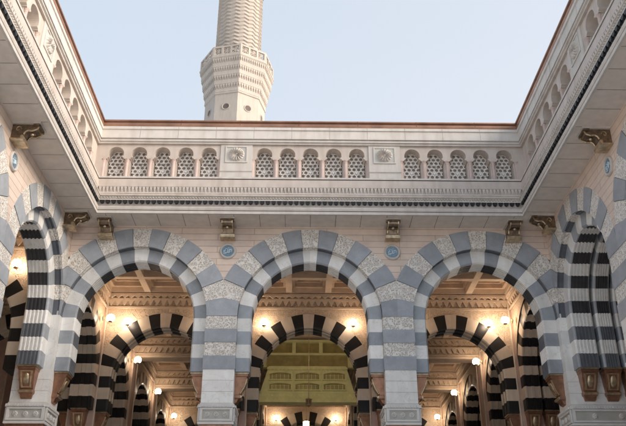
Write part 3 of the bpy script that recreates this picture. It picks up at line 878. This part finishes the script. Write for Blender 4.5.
# left gallery: arches across it on the side piers' lines, and a second line of piers
for k in range(0, -4, -1):
    y = yc(k)
    pier_at(lg, -15.05, y)
    archX(lg, -12.16, y-H)
    archX(lg, -18.06, y-H)
    for s in (-1, 1):
        if k > -3:
            lamp(-12.16+s*1.95, y-H+.10, 10.78+EYE, 0, f"globe lamp {'left' if s < 0 else 'right'} of the {ORD[-k]} cross arch in the left gallery")
    if k > -3:
        archY(lg, -15.05-H, y-BAY/2)
        P(lg, 'coffered_ceiling', CE, -12.1, y-BAY/2); P(lg, 'coffered_ceiling', CE, -18.06, y-BAY/2)
# right gallery
rg = empty('right_gallery', 'covered side gallery behind the deep arches of the right arcade', 'gallery', (W+TR, 10, 0))
for k in range(0, -3, -1):
    y = yc(k)
    archX(rg, W+TR+BAY/2-H, y-H); pier_at(rg, W+TR+BAY-2*H+H, y)
    P(rg, 'coffered_ceiling', CE, W+TR+BAY/2-H, y-BAY/2)
    for s in (-1,):
        lamp(W+TR+BAY/2-H+s*1.86, y-H+.10, 10.78+EYE, 0, f"globe lamp left of the {ORD[-k]} cross arch in the right gallery")

# ------------------------------------------------------------------ coffered gallery front in the centre aisle, its yellow-green light painted on
gs = empty('gallery_front', 'plaster gallery front with painted yellow green light and six framed panels beyond the centre arch', 'balcony', (0, yc(2)-H, 0))
def trap(z): return 2.44-(z-9.0)*.30
def gy(z): return .35-(z-9.0)*.0
g = MB()
zs = [9.0, 9.18, 9.5, 10.55, 10.75]
g.hull8([(-trap(9.0), gy(9), 9.0), (trap(9.0), gy(9), 9.0), (trap(9.0), .9, 9.0), (-trap(9.0), .9, 9.0), (-trap(10.8), gy(10.8), 10.8), (trap(10.8), gy(10.8), 10.8), (trap(10.8), .9, 10.8), (-trap(10.8), .9, 10.8)], 'green')
for (z0, z1, o) in ((9.0, 9.12, .10), (9.46, 9.53, .06), (10.62, 10.72, .10)):
    g.box(-trap(z0)-.02, trap(z0)+.02, gy(z0)-o, gy(z0)-.001, z0+.001, z1, 'green')
for (zt, h, n, o) in ((9.46, .14, 24, .05), (9.30, .14, 24, .05), (10.62, .16, 20, .09)):
    for i in range(n):
        t = trap(zt)-.05; u = -t+2*t*(i+.5)/n; q = t/n*.9
        g.hull8([(u-q, gy(zt), zt-.001), (u+q, gy(zt), zt-.001), (u+q, gy(zt)-o, zt-.001), (u-q, gy(zt)-o, zt-.001), (u-.02, gy(zt), zt-h), (u+.02, gy(zt), zt-h), (u+.02, gy(zt)-.01, zt-h), (u-.02, gy(zt)-.01, zt-h)], 'green')
obj('gallery_wall', g, gs)
for (zr, zt) in ((9.57, 9.98), (10.07, 10.50)):
    for c in (-1.32, 0, 1.32):
        f = MB(); wd = .63 if c == 0 else .58
        for (a, b, z0, z1) in ((-wd, wd, zr, zr+.05), (-wd, -wd+.06, zr+.051, zt-.031), (wd-.06, wd, zr+.051, zt-.031)):
            f.box(a, b, .24, .349, z0, z1, 'green')
        hd = [(-wd+2*wd*i/10, zt-.01-.09*((i-5)/5)**2) for i in range(11)]
        for (xa, za), (xb, zb_) in zip(hd, hd[1:]):
            f.hull8([(xa, .22, za-.04), (xb, .22, zb_-.04), (xb, .348, zb_-.04), (xa, .348, za-.04), (xa, .22, zt+.02), (xb, .22, zt+.02), (xb, .348, zt+.02), (xa, .348, zt+.02)], 'green')
        f.box(-wd+.06, wd-.06, .33, .346, zr+.05, zt-.03, 'greendark')
        for i in range(3):
            z = zr+.10+i*.075; f.box(-wd+.12, wd-.12, .322, .329, z, z+.014, 'green')
        for i in range(-2, 3):
            f.box(i*.2-.012, i*.2+.012, .312, .321, zr+.06, zt-.12, 'green')
        obj('framed_panel', f, gs, (c, 0, 0))
t = MB()
t.box(-2.0, 2.0, .5, .9, 10.801, 11.35, 'greendark')
t.box(-2.1, 2.1, .30, .9, 11.351, 11.45, 'green')
for c in (-1.35, 0, 1.35):
    t.box(c-.62, c+.62, .55, .60, 11.46, 12.0, 'greendark')
for c in (-2.03, -.67, .67, 2.03): t.box(c-.09, c+.09, .35, .9, 11.451, 12.0, 'green')
t.box(-2.3, 2.3, .32, .9, 12.001, 12.14, 'green')
t.box(-2.2, -2.12, .4, .9, 11.451, 12.0, 'green'); t.box(2.12, 2.2, .4, .9, 11.451, 12.0, 'green')
for s in (-1, 1):
    q = sorted((s*1.92, s*2.49)); t.box(q[0], q[1], .6, .9, 10.801, 11.35, 'green')
obj('upper_gallery', t, gs)

# hanging lanterns
def lantern(name, x, y, ztop, zlamp, s, label, lit=True):
    root = empty(name, label, 'lantern', (x, y, zlamp+EYE))
    c = MB(0); c.tube((0, 0, .28*s), (0, 0, ztop-zlamp), .014, 'gold', 6); obj('hanging_rod', c, root)
    b = MB(0); b.lathe(0, 0, [(0, .42*s), (.05*s, .36*s), (.08*s, .30*s), (.26*s, .24*s), (.28*s, .20*s), (.22*s, .18*s)], 'gold', 12)
    b.lathe(0, 0, [(.22*s, -.20*s), (.24*s, -.24*s), (.12*s, -.32*s), (.03*s, -.42*s), (0, -.5*s)], 'gold', 12)
    for i in range(8):
        a = 2*PI*i/8; b.tube((.225*s*math.cos(a), .225*s*math.sin(a), -.2*s), (.225*s*math.cos(a), .225*s*math.sin(a), .19*s), .012, 'gold', 5)
    obj('gilt_frame', b, root)
    g = MB(0); g.lathe(0, 0, [(.0, -.2*s), (.20*s, -.19*s), (.21*s, .17*s), (.0, .18*s)], 'lampbig' if lit else 'bronze', 12); obj('glass', g, root)
lantern('hanging_lantern', 0.05, yc(1)+BAY/2, 12.1, 8.35, .55, 'small unlit brass lantern on a long rod in front of the green gallery', False)
lantern('hanging_lantern', 0.0, yc(3)+BAY/2, 12.1, 9.9, .8, 'bright lit lantern hanging low at the end of the centre aisle')

# ------------------------------------------------------------------ medallions
def medallion(x, y, rz, label, var):
    t = empty('medallion', label, 'plaque', (x, y, 11.40+EYE), rz, 'blue calligraphy medallions under the brackets')
    r_ = MB(0); k = 32; r0 = .29
    prof = [(.215, -.03), (.225, -.06), (.265, -.075), (.29, -.055), (.30, -.002)]
    for (ra, ya), (rb, yb) in zip(prof, prof[1:]):
        for i in range(k):
            a0, a1 = 2*PI*i/k, 2*PI*(i+1)/k
            r_.face([(ra*math.cos(a0), ya, ra*math.sin(a0)), (ra*math.cos(a1), ya, ra*math.sin(a1)), (rb*math.cos(a1), yb, rb*math.sin(a1)), (rb*math.cos(a0), yb, rb*math.sin(a0))], 'cream2')
    obj('stone_rim', r_, t)
    d = MB(0); d.face([(.216*math.cos(2*PI*i/k), -.031, .216*math.sin(2*PI*i/k)) for i in range(k)], 'blue'); obj('enamel_disc', d, t)
    L = MB(0)
    def stroke(pts, w=.016):
        pts = [Vector((p[0], 0, p[1])) for p in pts]
        for a, b in zip(pts, pts[1:]): L.tube((a.x, -.036, a.z), (b.x, -.036, b.z), w, 'letter', 5)
    def arc(cx, cz, rx, rz_, a0, a1, n=8): return [(cx+rx*math.cos(R(a0+(a1-a0)*i/n)), cz+rz_*math.sin(R(a0+(a1-a0)*i/n))) for i in range(n+1)]
    stroke(arc(-.09, -.01, .05, .045, 60, 300)); stroke([(-.065, -.052), (-.01, -.055), (.02, -.03)])
    stroke(arc(-.10, -.075, .05, .03, 180, 350))
    stroke([(.0, .07), (.005, -.03)]+arc(.035, -.03, .03, .03, 180, 360))
    stroke([(.065, -.03), (.06, .075)]); stroke(arc(.10, .02, .035, .05, 150, -60)); stroke(arc(.02, .105, .03, .015, 180, 0, 4), .010)
    if var: stroke([(-.12, .07), (-.06, .10), (-.02, .085)], .010)
    else: stroke(arc(-.06, .085, .025, .02, 200, -20, 5), .010)
    obj('calligraphy', L, t)
medallion(-2.92, D-.003, 0, 'round blue medallion with pale calligraphy left of the centre arch on the back wall', 0)
medallion(2.92, D-.003, 0, 'round blue medallion with pale calligraphy right of the centre arch on the back wall', 1)
medallion(-W+.003, D-6.15, PI/2, 'round blue medallion on the left side wall beneath a bronze bracket', 1)
medallion(W-.003, D-6.15, -PI/2, 'round blue medallion on the right side wall beneath a bronze bracket', 0)

# ------------------------------------------------------------------ minaret
MX, MY = -8.75, 80.0
mn = empty('minaret', 'tall pale stone minaret with chevron carved shaft rising behind the parapet', 'minaret', (MX, MY, 0), R(-13))
def octo(r, z, n=8, rot=PI/8): return [(r*math.cos(rot+2*PI*i/n), r*math.sin(rot+2*PI*i/n), z) for i in range(n)]
def oct_stack(mb, prof, m):
    for (r0, z0), (r1, z1) in zip(prof, prof[1:]):
        a, b = octo(r0, z0), octo(r1, z1)
        for i in range(8):
            j = (i+1) % 8; mb.face([a[i], a[j], b[j], b[i]], m)
b = MB(); oct_stack(b, [(5.2, -EYE), (5.2, 30), (4.9, 30.3), (3.66, 31), (3.66, 54.9), (3.66, 55.0), (3.78, 55.05), (3.78, 55.25), (3.7, 55.3)], 'minaret')
tower = obj('tower_base', b, mn)
# round openings, one per face of the octagon, their inner darkness painted on discs
for i in range(8):
    a = 2*PI*(i+1)/8; ap = 3.66*math.cos(PI/8)
    o = MB()
    nx, ny = math.cos(a), math.sin(a); tx, ty = -ny, nx
    ring = []
    for (r0, q0), (r1, q1) in zip([(.50, .003), (.50, .07), (.44, .08), (.38, .05)], [(.50, .07), (.44, .08), (.38, .05), (.37, .012)]):
        for k in range(20):
            c0, c1 = 2*PI*k/20, 2*PI*(k+1)/20
            def q(r, h, c): return (nx*(ap+h)+tx*r*math.cos(c), ny*(ap+h)+ty*r*math.cos(c), 53.2+r*math.sin(c)*1.0)
            o.face([q(r0, q0, c0), q(r0, q0, c1), q(r1, q1, c1), q(r1, q1, c0)], 'minaret')
    o.face([(nx*(ap+.01)+tx*.39*math.cos(2*PI*k/20), ny*(ap+.01)+ty*.39*math.cos(2*PI*k/20), 53.2+.39*math.sin(2*PI*k/20)) for k in range(20)], 'mindark')
    obj('round_window', o, tower)
def balcony(z0, r0, r1, hgt, parent, tiers=4, rail=1.7):
    b = MB()
    th = hgt/tiers
    prof = []
    for t in range(tiers):
        ra = r0+(r1-r0)*t/tiers; rb = r0+(r1-r0)*(t+1)/tiers; z = z0+t*th
        prof += [(ra, z), (ra+.02, z+th*.45), (rb-.05, z+th*.9), (rb, z+th*.92), (rb, z+th)]
    oct_stack(b, prof, 'minaret')
    for t in range(tiers):
        rb = r0+(r1-r0)*(t+1)/tiers; ra = r0+(r1-r0)*t/tiers; z = z0+t*th
        A = octo(rb-.02, 0); C = octo(ra+.05, 0)
        for i in range(8):
            j = (i+1) % 8; n = 9+t
            for k in range(n):
                f0 = (k+.08)/n; f1 = (k+.92)/n; fm = (k+.5)/n
                l = lambda P0, P1, f, zz: (P0[0]+(P1[0]-P0[0])*f, P0[1]+(P1[1]-P0[1])*f, zz)
                b.hull8([l(A[i], A[j], f0, z+th*.90), l(A[i], A[j], f1, z+th*.90), l(C[i], C[j], f1, z+th*.90), l(C[i], C[j], f0, z+th*.90),
                         l(A[i], A[j], f0+.1/n, z+th*.68), l(A[i], A[j], f1-.1/n, z+th*.68), l(C[i], C[j], fm, z+th*.38), l(C[i], C[j], fm-.01/n, z+th*.38)], 'minaret')
    zt = z0+hgt
    oct_stack(b, [(r1, zt), (r1+.06, zt+.02), (r1+.06, zt+.22), (r1-.02, zt+.25)], 'minaret')
    obj('muqarnas', b, parent)
    p = MB()      # parapet rail with pierced panels
    A, B = octo(r1-.02, 0), octo(r1-.22, 0)
    for i in range(8):
        j = (i+1) % 8
        l = lambda P0, P1, f, zz: (P0[0]+(P1[0]-P0[0])*f, P0[1]+(P1[1]-P0[1])*f, zz)
        def slab(f0, f1, za, zb, m='minaret', ins=0):
            p.hull8([l(A[i], A[j], f0, za), l(A[i], A[j], f1, za), l(B[i], B[j], f1, za), l(B[i], B[j], f0, za),
                     l(A[i], A[j], f0, zb), l(A[i], A[j], f1, zb), l(B[i], B[j], f1, zb), l(B[i], B[j], f0, zb)], m)
        slab(0, 1, zt+.25, zt+.48); slab(0, 1, zt+rail-.25, zt+rail)
        n = 3; e = .06
        for k in range(n+1):
            f = e/2+(1-e)*k/n; slab(max(0, f-e/1.6), min(1, f+e/1.6), zt+.481, zt+rail-.251)
        for k in range(n):
            fa = e/2+(1-e)*k/n+e/1.6; fb = e/2+(1-e)*(k+1)/n-e/1.6; za, zb = zt+.481, zt+rail-.251
            for (g0, g1) in (((fa, za), (fb, zb)), ((fa, zb), (fb, za)), ((fa, (za+zb)/2), (fb, (za+zb)/2)), (((fa+fb)/2, za), ((fa+fb)/2, zb))):
                P0 = l(A[i], A[j], g0[0], g0[1]); P1 = l(A[i], A[j], g1[0], g1[1])
                s = .97
                p.tube((P0[0]*s, P0[1]*s, P0[2]), (P1[0]*s, P1[1]*s, P1[2]), .055, 'minaret', 5)
    obj('balcony_rail', p, parent)
balcony(55.3, 3.75, 4.62, 4.6, mn)
# shaft with chevron carving: the relief is geometry
s = MB(0); nz = 260; na = 240; zz0, zz1 = 59.6, 78.0; wv = 15
vs = []
for i in range(nz+1):
    z = zz0+(zz1-zz0)*i/nz
    for j in range(na):
        a = 2*PI*j/na; tri = abs(((a*wv/(2*PI)) % 1)-.5)*2
        ph = ((z+.24*tri)/.60) % 1
        r = 2.74+.20*(1-ph)**1.0 if ph > .12 else 2.74+.20*(ph/.12)*.88
        vs.append((r*math.cos(a), r*math.sin(a), z+EYE))
me = bpy.data.meshes.new('shaft')
fs = [(i*na+j, i*na+(j+1) % na, (i+1)*na+(j+1) % na, (i+1)*na+j) for i in range(nz) for j in range(na)]
me.from_pydata(vs, [], fs); me.materials.append(M['minaret']); me.update()
obj('shaft', me, mn)
s = MB(); s.lathe(0, 0, [(3.25, 59.9), (3.25, 60.6), (2.95, 60.8)], 'minaret', 24)
obj('shaft_plinth', s, mn)
u = obj('upper_stage', MB(), mn)
balcony(73.0, 3.0, 3.75, 2.6, u, 3, 1.4)
s = MB(); s.lathe(0, 0, [(2.6, 78), (2.6, 84), (2.9, 84.5), (2.5, 86), (1.6, 89), (.6, 92), (.1, 95)], 'minaret', 24); obj('crown', s, mn)

# ------------------------------------------------------------------ ground
g = MB(0); g.face([(-1500, -1500, 0), (1500, -1500, 0), (1500, 1500, 0), (-1500, 1500, 0)], 'floor')
go = obj('ground', g); go['kind'] = 'structure'

# ------------------------------------------------------------------ light
SUN_EL, SUN_AZ, DUST, EXPO, SUNP, SUNA, VEIL = 21, 112, 5, 1.8, 1.2, 50, .82       # azimuth measured clockwise from +Y
wd = bpy.data.worlds.new('World'); sc.world = wd; wd.use_nodes = True
nt = wd.node_tree; bg = nt.nodes['Background']
sky = nt.nodes.new('ShaderNodeTexSky'); sky.sky_type = 'NISHITA'; sky.sun_disc = False
sky.sun_elevation = R(SUN_EL); sky.sun_rotation = R(SUN_AZ); sky.air_density = 1.0; sky.dust_density = DUST; sky.ozone_density = 1.0
veil = nt.nodes.new('ShaderNodeMixRGB'); veil.blend_type = 'MIX'; veil.inputs['Fac'].default_value = VEIL   # thin, even high cloud over the clear-sky model
tc = nt.nodes.new('ShaderNodeTexCoord'); dt = nt.nodes.new('ShaderNodeVectorMath'); dt.operation = 'DOT_PRODUCT'
dt.inputs[1].default_value = (.55, .45, -.75); nt.links.new(tc.outputs['Generated'], dt.inputs[0])
wn = nt.nodes.new('ShaderNodeTexNoise'); wn.inputs['Scale'].default_value = 2.2; wn.inputs['Detail'].default_value = 5
mp = nt.nodes.new('ShaderNodeMapping'); mp.inputs['Scale'].default_value = (1, 1, 3); nt.links.new(tc.outputs['Generated'], mp.inputs['Vector']); nt.links.new(mp.outputs['Vector'], wn.inputs['Vector'])
mm = nt.nodes.new('ShaderNodeMath'); mm.operation = 'MULTIPLY_ADD'; mm.inputs[1].default_value = .25; nt.links.new(wn.outputs['Fac'], mm.inputs[0]); nt.links.new(dt.outputs['Value'], mm.inputs[2])
vr = nt.nodes.new('ShaderNodeValToRGB'); vr.color_ramp.elements[0].position = 0.0; vr.color_ramp.elements[1].position = 1.0
ma = nt.nodes.new('ShaderNodeMath'); ma.operation = 'MULTIPLY_ADD'; ma.inputs[1].default_value = .9; ma.inputs[2].default_value = .45
nt.links.new(mm.outputs[0], ma.inputs[0]); nt.links.new(ma.outputs[0], vr.inputs['Fac'])
vr.color_ramp.elements[0].color = (.68, .80, .92, 1); vr.color_ramp.elements[1].color = (1, .985, .98, 1)     # thin blue gaps to milky cloud
vs2 = nt.nodes.new('ShaderNodeVectorMath'); vs2.operation = 'SCALE'; vs2.inputs['Scale'].default_value = 1.74
nt.links.new(vr.outputs['Color'], vs2.inputs[0]); nt.links.new(vs2.outputs['Vector'], veil.inputs['Color2'])
nt.links.new(sky.outputs[0], veil.inputs['Color1']); nt.links.new(veil.outputs[0], bg.inputs[0]); bg.inputs[1].default_value = .15
sl = bpy.data.lights.new('sun', 'SUN'); sl.energy = SUNP; sl.angle = R(SUNA); sl.color = (1, .91, .82)
so = bpy.data.objects.new('sun', sl); COL.objects.link(so)
dv = Vector((math.sin(R(SUN_AZ))*math.cos(R(SUN_EL)), math.cos(R(SUN_AZ))*math.cos(R(SUN_EL)), math.sin(R(SUN_EL))))
so.rotation_euler = dv.to_track_quat('Z', 'Y').to_euler(); so.location = (0, -10, 40)

# ------------------------------------------------------------------ camera
cam = bpy.data.cameras.new('camera'); co = bpy.data.objects.new('camera', cam); COL.objects.link(co); sc.camera = co
cam.sensor_fit = 'HORIZONTAL'; cam.sensor_width = 36; cam.lens = 36*782.3/626; cam.clip_end = 5000; cam.clip_start = .1
p_, yw, rl = .4717, .0136, -.0012
Rt = Vector((math.cos(yw), -math.sin(yw), 0)); Fh = Vector((math.sin(yw), math.cos(yw), 0))
Fw = Fh*math.cos(p_)+Vector((0, 0, 1))*math.sin(p_); Up = -Fh*math.sin(p_)+Vector((0, 0, 1))*math.cos(p_)
r2 = Rt*math.cos(rl)-Up*math.sin(rl) if False else Rt*math.cos(rl)+Up*(-math.sin(rl)); u2 = Up*math.cos(rl)+Rt*math.sin(rl)
mat = Matrix((r2, u2, -Fw)).transposed().to_4x4(); mat.translation = Vector((-.2458, 0, EYE)); co.matrix_world = mat

sc.view_settings.view_transform = 'Standard'; sc.view_settings.look = 'None'; sc.view_settings.gamma = 1
sc.view_settings.exposure = EXPO
sc.cycles.use_denoising = True
sc.cycles.max_bounces = 8; sc.cycles.diffuse_bounces = 5
